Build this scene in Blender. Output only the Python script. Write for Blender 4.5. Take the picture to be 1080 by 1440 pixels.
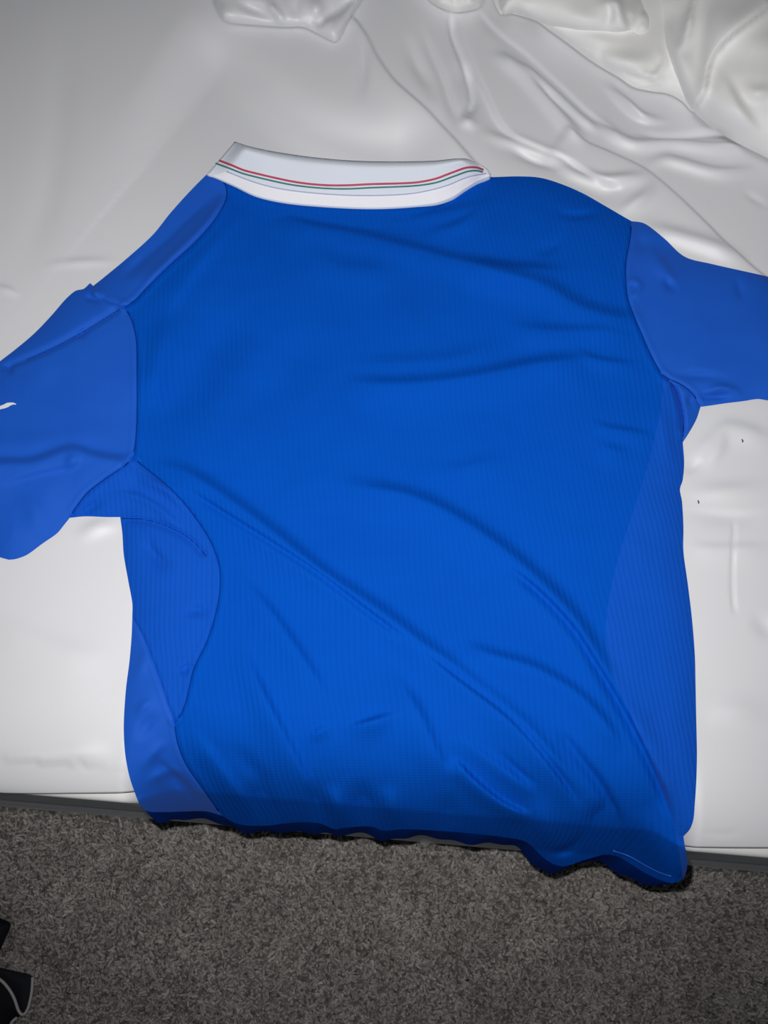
import bpy, math, random
import numpy as np
from mathutils import Vector, noise
from mathutils.geometry import delaunay_2d_cdt

for o in list(bpy.data.objects):
    bpy.data.objects.remove(o, do_unlink=True)
scene = bpy.context.scene
COL = scene.collection
rng = np.random.default_rng(7)
random.seed(7)

# ------------------------------------------------------------------ camera
F_PX = 1500.0                      # focal length in pixels of the 1080x1440 frame
TILT = math.radians(18.5)          # from straight down
TOP = 0.57                         # height of the mattress top
CAM_H = 1.05                       # phone above the mattress top
CAMZ = TOP + CAM_H
cam_d = bpy.data.cameras.new('phone_camera')
cam_d.sensor_fit = 'VERTICAL'
cam_d.sensor_height = 36.0
cam_d.lens = F_PX / 1440 * 36.0
cam_d.clip_start = 0.02
cam = bpy.data.objects.new('phone_camera', cam_d)
cam.location = (0, 0, CAMZ)
cam.rotation_euler = (TILT, 0, 0)
COL.objects.link(cam)
scene.camera = cam

# ------------------------------------------------------------------ light
w = bpy.data.worlds.new('dim_room')
scene.world = w
w.use_nodes = True
w.node_tree.nodes['Background'].inputs[0].default_value = (0.86, 0.92, 1.0, 1)
w.node_tree.nodes['Background'].inputs[1].default_value = 0.048

fl = bpy.data.lights.new('phone_flash', 'SPOT')
fl.energy = 50
fl.color = (1.0, 0.985, 0.97)
fl.spot_size = math.radians(92)
fl.spot_blend = 1.0
fl.shadow_soft_size = 0.005
flo = bpy.data.objects.new('phone_flash', fl)
flo.location = (-0.016, 0.030, CAMZ + 0.004)
flo.rotation_euler = (TILT + math.radians(5), 0, 0)
COL.objects.link(flo)

scene.view_settings.view_transform = 'Standard'
scene.view_settings.look = 'None'
scene.view_settings.gamma = 1
scene.view_settings.use_curve_mapping = False
scene.view_settings.exposure = 0.0

# ------------------------------------------------------------------ maths
ct, st = math.cos(TILT), math.sin(TILT)

def rays(P):
    P = np.atleast_2d(np.asarray(P, float))
    x = (P[:, 0] - 540) / F_PX
    y = -(P[:, 1] - 720) / F_PX
    z = -np.ones_like(x)
    return np.stack([x, y * ct - z * st, y * st + z * ct], 1)

def to_px(X):
    X = np.asarray(X, float) - np.array([0, 0, CAMZ])
    yc = X[:, 1] * ct + X[:, 2] * st
    zc = -X[:, 1] * st + X[:, 2] * ct
    zc = np.minimum(zc, -0.05)
    return np.stack([540 + F_PX * X[:, 0] / -zc, 720 - F_PX * yc / -zc], 1)

def plane_hit(p, z):
    d = rays(p)
    t = (z - CAMZ) / d[:, 2]
    return np.array([0, 0, CAMZ]) + d * t[:, None]

# front of the bed: the upright plane through the edge that shows against the carpet
MAT_H = 0.25
_l = plane_hit((195, 1131), TOP - 0.04)[0]
_r = plane_hit((965, 1197), TOP - 0.04)[0]
_e = (_r - _l)[:2]; _e /= np.linalg.norm(_e)
E_A = _e                                   # along the edge
E_S = np.array([-_e[1], _e[0]])            # into the bed
ORG = _l[:2] - E_A * np.dot(_l[:2], E_A)   # origin of bed coordinates on the edge
RB = 0.10                                  # the top starts to round off this far in from the front

def edge_b(a):
    """depth of the rounded edge; deepened under the shirt so that its hem falls steeply and turns dark"""
    return 0.035 + 0.115 * hem_dip(a)

def hem_dip(a):
    return smooth01((a + 0.262) / 0.05) * smooth01((0.300 - a) / 0.05)  # added dip in the bed edge, shaped to darken the shirt's hem

HEM_DIP_IN = 0.009                             # the added dip also steps inwards, steepening the hem

def smooth01(x):
    x = np.clip(x, 0, 1)
    return x * x * (3 - 2 * x)

def bed_s(x, y):
    return (x - ORG[0]) * E_S[0] + (y - ORG[1]) * E_S[1]

def bed_a(x, y):
    return (x - ORG[0]) * E_A[0] + (y - ORG[1]) * E_A[1]

def bed_xy(a, s):
    return ORG[0] + E_A[0] * a + E_S[0] * s, ORG[1] + E_A[1] * a + E_S[1] * s

def _edge(x, y):
    k = np.maximum((RB + HEM_DIP_IN * hem_dip(bed_a(x, y)) - bed_s(x, y)) / RB, 0)
    b = edge_b(bed_a(x, y)); r = b / RB
    kc = 3.4 / np.sqrt(3.4 ** 2 + r * r)        # where the fall reaches a slope of 3.4
    return k, kc, b, r

def cloth_z(x, y):
    """cloth lying on the bed and falling over its front edge"""
    k, kc, b, r = _edge(x, y)
    e = (k - kc) * RB
    return TOP - b * (1 - np.sqrt(1 - np.minimum(k, kc) ** 2)) - 3.4 * np.clip(e, 0, 0.025) - 2.0 * np.maximum(e - 0.025, 0)

def steep(x, y):
    """vertical thickness of a layer of unit thickness on the falling cloth"""
    k, kc, b, r = _edge(x, y)
    k = np.minimum(k, kc)
    return np.sqrt(1 + r * r * k * k / (1 - k * k))

def unproj(P, W):
    d = rays(P)
    W = np.broadcast_to(np.asarray(W, float), (len(d),))
    lo = np.full(len(d), 0.3); hi = np.full(len(d), 4.0)
    for _ in range(44):
        m = (lo + hi) / 2
        X = d * m[:, None]
        f = CAMZ + X[:, 2] - (cloth_z(X[:, 0], X[:, 1]) + W + 0.006 * (steep(X[:, 0], X[:, 1]) - 1))
        lo = np.where(f > 0, m, lo); hi = np.where(f > 0, hi, m)
    return np.array([0, 0, CAMZ]) + d * lo[:, None]

def spline(pts, step=6.0, closed=False):
    p = np.asarray(pts, float)
    n = len(p)
    out = []
    segs = n if closed else n - 1
    for i in range(segs):
        if closed:
            a, b, c, d = p[(i - 1) % n], p[i], p[(i + 1) % n], p[(i + 2) % n]
        else:
            b, c = p[i], p[i + 1]
            a = p[i - 1] if i > 0 else 2 * b - c
            d = p[i + 2] if i + 2 < n else 2 * c - b
        L = np.linalg.norm(c - b)
        k = max(1, int(round(L / step)))
        # centripetal-like: limit tangents so that corners do not overshoot
        m1 = (c - a) / 2; m2 = (d - b) / 2
        for m in (m1, m2):
            q = np.linalg.norm(m)
            if q > L: m *= L / q
        for j in range(k):
            t = j / k
            out.append((2*t**3 - 3*t**2 + 1) * b + (t**3 - 2*t**2 + t) * m1
                       + (-2*t**3 + 3*t**2) * c + (t**3 - t**2) * m2)
    if not closed: out.append(p[-1])
    return np.array(out)

def poly_dist(P, Q):
    """signed distance and 0..1 position along polyline Q; + is on the right of travel (y down)"""
    best = np.full(len(P), 1e18); sd = np.zeros(len(P)); tt = np.zeros(len(P))
    L = np.concatenate([[0], np.cumsum(np.linalg.norm(np.diff(Q, axis=0), axis=1))])
    for i in range(len(Q) - 1):
        a = Q[i]; s = Q[i + 1] - a
        l2 = s @ s
        if l2 < 1e-12: continue
        r = P - a
        u = np.clip((r @ s) / l2, 0, 1)
        e = r - u[:, None] * s
        d2 = (e * e).sum(1)
        m = d2 < best
        best[m] = d2[m]
        cr = s[0] * r[:, 1] - s[1] * r[:, 0]
        sd[m] = np.sign(cr[m]); tt[m] = (L[i] + u[m] * math.sqrt(l2)) / L[-1]
    return np.sqrt(best) * np.where(sd == 0, 1, sd), tt

def relief(P, strokes):
    """height in metres of a list of folds drawn as curves: (points, kind, width, amplitude[, width2[, taper]])"""
    H = np.zeros(len(P))
    for s in strokes:
        pts, kind, w1, amp = s[:4]
        w2 = s[4] if len(s) > 4 else w1
        Q = spline(pts, 8)
        tp = s[5] if len(s) > 5 else 0.35
        if np.linalg.norm(np.diff(Q, axis=0), axis=1).sum() < 150 and w1 > 4: tp = 0.5
        R = 3.2 * max(w1, w2)
        lo = Q.min(0) - R; hi = Q.max(0) + R
        idx = np.where(((P >= lo) & (P <= hi)).all(1))[0]
        if not len(idx): continue
        d, t = poly_dist(P[idx], Q)
        fade = smooth01(t / tp) * smooth01((1 - t) / tp) if tp > 0 else 1.0
        if kind == 'r':
            h = np.exp(-(d / w1) ** 2)
        elif kind == 'a':                       # steep on the left of travel, gentle on the right
            h = np.where(d < 0, np.exp(-(d / w1) ** 2), np.exp(-(d / w2) ** 2))
        else:                                   # 's': a lip: low on the left, high on the right, running out
            h = 0.5 * (1 + np.tanh(d / w1)) * np.exp(-(np.maximum(d, 0) / w2) ** 2)
        H[idx] += amp * h * fade
    return H

def vnoise(P, scale, seed=0.0):
    return np.array([noise.noise(Vector((x * scale + seed, y * scale - seed, seed))) for x, y in P])

def inside(P, poly):
    x, y = P[:, 0], P[:, 1]
    r = np.zeros(len(P), bool)
    n = len(poly)
    for i in range(n):
        x1, y1 = poly[i]; x2, y2 = poly[(i + 1) % n]
        if y1 == y2: continue
        c = ((y1 > y) != (y2 > y)) & (x < (x2 - x1) * (y - y1) / (y2 - y1) + x1)
        r ^= c
    return r

def triangulate(poly, sp):
    poly = np.asarray(poly, float)
    keep = [0]
    for i in range(1, len(poly)):
        if np.linalg.norm(poly[i] - poly[keep[-1]]) > 0.4: keep.append(i)
    if np.linalg.norm(poly[keep[-1]] - poly[0]) < 0.4: keep.pop()
    poly = poly[keep]
    lo, hi = poly.min(0), poly.max(0)
    ys = np.arange(lo[1], hi[1], sp * 0.87)
    g = []
    for j, y in enumerate(ys):
        xs = np.arange(lo[0] + (j % 2) * sp / 2, hi[0], sp)
        g.append(np.stack([xs, np.full_like(xs, y)], 1))
    g = np.concatenate(g)
    g = g[inside(g, poly)]
    d, _ = poly_dist(g, np.vstack([poly, poly[:1]]))
    g = g[np.abs(d) > sp * 0.45]
    V = np.vstack([poly, g])
    n = len(poly)
    vs, es, fs, *_ = delaunay_2d_cdt([Vector(v) for v in V], [(i, (i + 1) % n) for i in range(n)], [], 0, 1e-4)
    vs = np.array([(v.x, v.y) for v in vs])
    fs = np.array(fs)
    c = vs[fs].mean(1)
    fs = fs[inside(c, poly)]
    # all faces upward in the world (image y points down)
    a, b, cc = vs[fs[:, 0]], vs[fs[:, 1]], vs[fs[:, 2]]
    cr = (b - a)[:, 0] * (cc - a)[:, 1] - (b - a)[:, 1] * (cc - a)[:, 0]
    fs[cr > 0] = fs[cr > 0][:, ::-1]
    return vs, fs

def mesh_obj(name, V, Fc, mat, parent=None, smooth=True):
    me = bpy.data.meshes.new(name)
    V = np.asarray(V, float)
    me.from_pydata([tuple(v) for v in V], [], [tuple(int(i) for i in f) for f in Fc])
    if smooth:
        me.polygons.foreach_set('use_smooth', [True] * len(me.polygons))
    me.materials.append(mat)
    me.update()
    o = bpy.data.objects.new(name, me)
    COL.objects.link(o)
    if parent is not None:
        o.parent = parent
        o.matrix_parent_inverse = parent.matrix_world.inverted()
    return o

def empty(name, loc):
    o = bpy.data.objects.new(name, None)
    o.location = loc
    o.empty_display_size = 0.05
    COL.objects.link(o)
    bpy.context.view_layer.update()
    return o

def tag(o, label, cat=None, group=None, kind=None):
    o['label'] = label
    if cat: o['category'] = cat
    if group: o['group'] = group
    if kind: o['kind'] = kind
    return o

def tube(path, rad, sides=6):
    path = np.asarray(path, float)
    V, Fc = [], []
    n = len(path)
    for i in range(n):
        t = path[min(i + 1, n - 1)] - path[max(i - 1, 0)]
        t /= np.linalg.norm(t) + 1e-12
        u = np.cross(t, [0, 0, 1.0])
        if np.linalg.norm(u) < 1e-3: u = np.array([1.0, 0, 0])
        u /= np.linalg.norm(u); v = np.cross(u, t)
        for k in range(sides):
            a = 2 * math.pi * k / sides
            V.append(path[i] + rad * (math.cos(a) * u + math.sin(a) * v))
    for i in range(n - 1):
        for k in range(sides):
            k2 = (k + 1) % sides
            Fc.append((i * sides + k, i * sides + k2, (i + 1) * sides + k2, (i + 1) * sides + k))
    Fc.append(tuple(range(sides))[::-1]); Fc.append(tuple((n - 1) * sides + k for k in range(sides)))
    return V, Fc

# ------------------------------------------------------------------ materials
def new_mat(name):
    m = bpy.data.materials.new(name)
    m.use_nodes = True
    nt = m.node_tree
    return m, nt, nt.nodes['Principled BSDF']

def node(nt, typ, **kw):
    n = nt.nodes.new(typ)
    for k, v in kw.items(): setattr(n, k, v)
    return n

def math_node(nt, op, a, b=None):
    n = node(nt, 'ShaderNodeMath', operation=op)
    for i, v in enumerate((a, b)):
        if v is None: continue
        if isinstance(v, (int, float)): n.inputs[i].default_value = v
        else: nt.links.new(v, n.inputs[i])
    return n.outputs[0]

def satin(name, col, rough, spec, bump=0.15, sheen=0.0):
    m, nt, b = new_mat(name)
    b.inputs['Base Color'].default_value = (*col, 1)
    b.inputs['Roughness'].default_value = rough
    b.inputs['Specular IOR Level'].default_value = spec
    b.inputs['Sheen Weight'].default_value = sheen
    tc = node(nt, 'ShaderNodeTexCoord')
    n1 = node(nt, 'ShaderNodeTexNoise'); n1.inputs['Scale'].default_value = 14; n1.inputs['Detail'].default_value = 4
    n2 = node(nt, 'ShaderNodeTexNoise'); n2.inputs['Scale'].default_value = 900; n2.inputs['Detail'].default_value = 1
    nt.links.new(tc.outputs['Object'], n1.inputs['Vector']); nt.links.new(tc.outputs['Object'], n2.inputs['Vector'])
    b1 = node(nt, 'ShaderNodeBump'); b1.inputs['Strength'].default_value = bump; b1.inputs['Distance'].default_value = 0.01
    b2 = node(nt, 'ShaderNodeBump'); b2.inputs['Strength'].default_value = 0.08; b2.inputs['Distance'].default_value = 0.0006
    nt.links.new(n1.outputs['Fac'], b1.inputs['Height']); nt.links.new(n2.outputs['Fac'], b2.inputs['Height'])
    nt.links.new(b1.outputs['Normal'], b2.inputs['Normal']); nt.links.new(b2.outputs['Normal'], b.inputs['Normal'])
    return m

def knit(name, col, rib=0.0045, rib_str=0.5, sheen=0.3, slant=0.0, rough=0.6, spec=0.3, cross=0.0022):
    m, nt, b = new_mat(name)
    b.inputs['Roughness'].default_value = rough
    b.inputs['Specular IOR Level'].default_value = spec
    b.inputs['Sheen Weight'].default_value = sheen
    b.inputs['Sheen Roughness'].default_value = 0.5
    b.inputs['Sheen Tint'].default_value = (0.75, 0.82, 1.0, 1)
    tc = node(nt, 'ShaderNodeTexCoord')
    sp = node(nt, 'ShaderNodeSeparateXYZ')
    nt.links.new(tc.outputs['Object'], sp.inputs[0])
    wob = node(nt, 'ShaderNodeTexNoise'); wob.inputs['Scale'].default_value = 6
    nt.links.new(tc.outputs['Object'], wob.inputs['Vector'])
    x = math_node(nt, 'ADD', sp.outputs['X'], math_node(nt, 'MULTIPLY', sp.outputs['Y'], slant))
    x = math_node(nt, 'ADD', x, math_node(nt, 'MULTIPLY', wob.outputs['Fac'], 0.02))
    rx = math_node(nt, 'SINE', math_node(nt, 'MULTIPLY', x, 2 * math.pi / rib))
    ry = math_node(nt, 'SINE', math_node(nt, 'MULTIPLY', sp.outputs['Y'], 2 * math.pi / cross))
    h = math_node(nt, 'ADD', rx, math_node(nt, 'MULTIPLY', ry, 0.35))
    bp = node(nt, 'ShaderNodeBump'); bp.inputs['Strength'].default_value = rib_str; bp.inputs['Distance'].default_value = 0.0005
    nt.links.new(h, bp.inputs['Height']); nt.links.new(bp.outputs['Normal'], b.inputs['Normal'])
    # open loops of the mesh knit: slightly darker yarn gaps
    mix = node(nt, 'ShaderNodeMix', data_type='RGBA')
    mix.inputs[6].default_value = (*[c * (1 - 0.12 * min(1, rib_str * 2)) for c in col], 1)
    mix.inputs[7].default_value = (*col, 1)
    nt.links.new(math_node(nt, 'ADD', math_node(nt, 'MULTIPLY', h, 0.4), 0.5), mix.inputs[0])
    nt.links.new(mix.outputs[2], b.inputs['Base Color'])
    return m

BLUE = (0.001, 0.083, 0.52)
M_SHEET = satin('satin_sheet', (0.762, 0.77, 0.805), 0.50, 0.9, 0.04, 0.1)
M_BUNCH = satin('white_cotton', (0.90, 0.90, 0.895), 0.55, 0.4, 0.08, 0.1)
M_MATT = satin('mattress_ticking', (0.82, 0.82, 0.82), 0.7, 0.3, 0.08)
M_BASE = satin('slate_upholstery', (0.36, 0.40, 0.47), 0.8, 0.2, 0.05, 0.6)
M_KNIT = knit('blue_mesh_knit', BLUE, 0.0056, 0.28, 0.0, 0.10, 0.8, 0.03)
M_SIDE = knit('blue_rib_knit_glare', (0.004, 0.089, 0.56), 0.0052, 0.32, 0.05, 0.10, 0.75, 0.05)  # rib knit, its blue paled to stand in for glare off the sheet
M_SMOOTH = knit('blue_smooth_knit_glare', (0.009, 0.100, 0.57), 0.0016, 0.06, 0.04, 0.0, 0.7, 0.15, 0.0014)  # smoother knit; paler blue also carries the glare along the shirt's edges
M_SHADE = knit('blue_front_knit_shaded', (0.001, 0.035, 0.27), 0.0016, 0.12, 0.0, 0, .8, .02)  # shirt blue darkened: shade under the hem put into the colour
M_COLLAR = knit('white_rib_collar', (0.74, 0.79, 0.88), 0.0020, 0.18, 0.2, 0, 0.7, 0.3)
M_BAND = knit('white_collar_edge', (0.90, 0.90, 0.95), 0.0020, 0.15, 0.2, 0, 0.7, 0.3)
M_RED = knit('red_yarn', (0.50, 0.06, 0.11), 0.002, 0.1, 0.1)
M_GREEN = knit('green_yarn', (0.04, 0.20, 0.20), 0.002, 0.1, 0.1)
M_LAV = knit('lavender_yarn', (0.42, 0.44, 0.64), 0.002, 0.1, 0.1)
M_WHITE = satin('white_print', (0.85, 0.85, 0.9), 0.5, 0.4, 0.0)
M_THREAD = satin('blue_thread', (0.03, 0.16, 0.62), 0.5, 0.4, 0.0)
M_SEAM = satin('seam_thread', (0.001, 0.035, 0.26), 0.8, 0.05, 0.0)
M_BLACK = knit('black_polyester', (0.0035, 0.004, 0.007), 0.0018, 0.1, 0.02, 0, 0.7, 0.15)
M_NAVY = knit('navy_polyester', (0.006, 0.007, 0.012), 0.0018, 0.1, 0.03, 0, 0.7, 0.2)
M_PIPE = satin('grey_white_piping', (0.42, 0.40, 0.40), 0.7, 0.2, 0.0)
M_LINT = satin('dark_lint', (0.05, 0.05, 0.06), 0.8, 0.1, 0.0)

def carpet_mats():
    m, nt, b = new_mat('carpet_backing')
    b.inputs['Roughness'].default_value = 0.95; b.inputs['Specular IOR Level'].default_value = 0.05
    tc = node(nt, 'ShaderNodeTexCoord')
    n = node(nt, 'ShaderNodeTexNoise'); n.inputs['Scale'].default_value = 160; n.inputs['Detail'].default_value = 3
    nt.links.new(tc.outputs['Object'], n.inputs['Vector'])
    r = node(nt, 'ShaderNodeValToRGB')
    r.color_ramp.elements[0].position = 0.35; r.color_ramp.elements[0].color = (0.06, 0.055, 0.05, 1)
    r.color_ramp.elements[1].position = 0.7; r.color_ramp.elements[1].color = (0.26, 0.245, 0.23, 1)
    nt.links.new(n.outputs['Fac'], r.inputs[0]); nt.links.new(r.outputs[0], b.inputs['Base Color'])
    m2, nt, b = new_mat('carpet_yarn')
    b.inputs['Roughness'].default_value = 0.95; b.inputs['Specular IOR Level'].default_value = 0.05
    at = node(nt, 'ShaderNodeAttribute'); at.attribute_name = 'yarn'
    r = node(nt, 'ShaderNodeValToRGB')
    e = r.color_ramp.elements
    e[0].position = 0.0; e[0].color = (0.15, 0.138, 0.13, 1)
    e[1].position = 1.0; e[1].color = (0.46, 0.435, 0.415, 1)
    k = e.new(0.25); k.color = (0.26, 0.243, 0.232, 1)
    k = e.new(0.8); k.color = (0.37, 0.348, 0.33, 1)
    nt.links.new(at.outputs['Fac'], r.inputs[0]); nt.links.new(r.outputs[0], b.inputs['Base Color'])
    return m, m2
M_CARP, M_YARN = carpet_mats()

# ------------------------------------------------------------------ floor and carpet
fx, fy0, fy1 = 1.6, -1.1, 2.2
floor = mesh_obj('floor', [(-fx, fy0, 0), (fx, fy0, 0), (fx, fy1, 0), (-fx, fy1, 0),
                           (-fx, fy0, -.03), (fx, fy0, -.03), (fx, fy1, -.03), (-fx, fy1, -.03)],
                 [(0, 1, 2, 3), (7, 6, 5, 4), (0, 4, 5, 1), (1, 5, 6, 2), (2, 6, 7, 3), (3, 7, 4, 0)], M_CARP, smooth=False)
tag(floor, 'brown grey carpeted floor beside the bed', kind='structure')

wall = mesh_obj('wall_back', [(-fx, fy1, -.03), (fx, fy1, -.03), (fx, fy1 + .1, -.03), (-fx, fy1 + .1, -.03),
                              (-fx, fy1, 2.4), (fx, fy1, 2.4), (fx, fy1 + .1, 2.4), (-fx, fy1 + .1, 2.4)],
                [(0, 1, 5, 4), (1, 2, 6, 5), (2, 3, 7, 6), (3, 0, 4, 7), (4, 5, 6, 7), (3, 2, 1, 0)], M_MATT, smooth=False)
tag(wall, 'plain pale wall beyond the far side of the bed', kind='structure')

def carpet():
    sp = 0.0046
    xs = np.arange(-0.95, 0.95, sp); ys = np.arange(-0.62, 0.16, sp)
    G = np.stack(np.meshgrid(xs, ys), -1).reshape(-1, 2)
    G += rng.uniform(-0.45, 0.45, G.shape) * sp
    G = G[bed_s(G[:, 0], G[:, 1]) < -0.006]
    n = len(G)
    h = rng.uniform(0.006, 0.012, n); lean = rng.normal(0, 0.0035, (n, 2)); r = rng.uniform(0.0022, 0.0036, n)
    a0 = rng.uniform(0, 6.28, n)
    V = np.zeros((n, 8, 3))
    for k in range(4):
        a = a0 + k * math.pi / 2
        V[:, k, 0] = G[:, 0] + np.cos(a) * r; V[:, k, 1] = G[:, 1] + np.sin(a) * r; V[:, k, 2] = 0.0005
        V[:, 4 + k, 0] = G[:, 0] + lean[:, 0] + np.cos(a + .5) * r * .62
        V[:, 4 + k, 1] = G[:, 1] + lean[:, 1] + np.sin(a + .5) * r * .62
        V[:, 4 + k, 2] = h * (1 + .15 * np.cos(a))
    base = np.array([(0, 1, 5, 4), (1, 2, 6, 5), (2, 3, 7, 6), (3, 0, 4, 7), (4, 5, 6, 7)])
    Fc = (np.arange(n)[:, None, None] * 8 + base[None]).reshape(-1, 4)
    me = bpy.data.meshes.new('carpet_pile')
    me.vertices.add(n * 8); me.vertices.foreach_set('co', V.reshape(-1))
    me.loops.add(Fc.size); me.loops.foreach_set('vertex_index', Fc.reshape(-1).astype(np.int32))
    me.polygons.add(len(Fc)); me.polygons.foreach_set('loop_start', (np.arange(len(Fc)) * 4).astype(np.int32))
    me.update(calc_edges=True)
    big = vnoise(G, 14, 3.1) * 0.22 + vnoise(G, 70, 1.7) * 0.22
    c = np.clip(rng.beta(2.2, 2.0, n) + big, 0, 1)
    c[rng.random(n) < 0.05] = 0.02
    at = me.attributes.new('yarn', 'FLOAT', 'POINT')
    at.data.foreach_set('value', np.repeat(c, 8).astype(np.float32))
    me.materials.append(M_YARN)
    o = bpy.data.objects.new('carpet_pile', me); COL.objects.link(o)
    tag(o, 'short speckled brown grey carpet pile beside the bed', 'carpet', kind='stuff')
carpet()

# ------------------------------------------------------------------ bed base and mattress
A0, A1, S1 = -0.98, 0.98, 1.50

def slab(name, prof, a0, a1, mat, parent, back, na=2):
    """prof: (s, z) from the bottom front up over the top; closed at the back"""
    av = np.linspace(a0, a1, na)
    P = list(prof) + [(back, prof[-1][1]), (back, prof[0][1])]
    V, Fc = [], []
    for a in av:
        for s, z in P:
            x, y = bed_xy(a, s); V.append((x, y, z))
    m = len(P)
    for i in range(na - 1):
        for k in range(m):
            k2 = (k + 1) % m
            Fc.append((i * m + k, (i + 1) * m + k, (i + 1) * m + k2, i * m + k2))
    Fc.append(tuple(range(m))); Fc.append(tuple((na - 1) * m + k for k in range(m))[::-1])
    return mesh_obj(name, V, Fc, mat, parent, smooth=False)

ox, oy = bed_xy(0, 0.75)
base = empty('box_spring', (ox, oy, 0))
zb = TOP - MAT_H
slab('base_box', [(0.0005, 0.0), (0.0005, zb - 0.006), (0.004, zb)], A0, A1, M_BASE, base, S1)
for s0_, z0_ in ((0.0005, zb - 0.007), (0.0005, 0.02)):
    V, Fc = tube([(*bed_xy(a, s0_ + 0.0012), z0_) for a in np.linspace(A0, A1, 40)], 0.0015, 6)
    mesh_obj('base_welt', V, Fc, M_BASE, base)
tag(base, 'dark slate grey bed base showing below the white mattress', 'bed base')

matt = empty('mattress', (ox, oy, zb))
av = np.linspace(A0, A1, 320)
V, Fc = [], []
for a in av:
    b_ = float(edge_b(a))
    e_ = HEM_DIP_IN * float(hem_dip(a))
    pr = [(0.004, zb), (0.0, zb + 0.008), (e_, TOP - b_ - 0.004)]
    for k in range(0, 17):
        t = math.pi / 2 * (1 - k / 16)
        pr.append((RB + e_ - RB * math.sin(t), TOP - b_ * (1 - math.cos(t)) - 0.001 - 0.034 * max(0, math.cos(t)) ** 2))
    pr += [(S1, TOP - 0.035), (S1, zb)]
    for s_, z_ in pr: V.append((*bed_xy(a, s_), z_))
m_ = len(pr)
for i in range(len(av) - 1):
    for k in range(m_):
        k2 = (k + 1) % m_
        Fc.append((i * m_ + k, (i + 1) * m_ + k, (i + 1) * m_ + k2, i * m_ + k2))
Fc.append(tuple(range(m_))); Fc.append(tuple((len(av) - 1) * m_ + k for k in range(m_))[::-1])
o = mesh_obj('mattress_body', V, Fc, M_MATT, matt)
for p_ in o.data.polygons: p_.use_smooth = p_.normal.z > 0.05
for zz in (zb + 0.010,):
    pth = [(*bed_xy(a, 0.0022), zz) for a in np.linspace(A0, A1, 40)]
    V, Fc = tube(pth, 0.0022, 6); mesh_obj('edge_piping', V, Fc, M_MATT, matt)
tag(matt, 'thick white mattress under the satin sheet', 'mattress')

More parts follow.
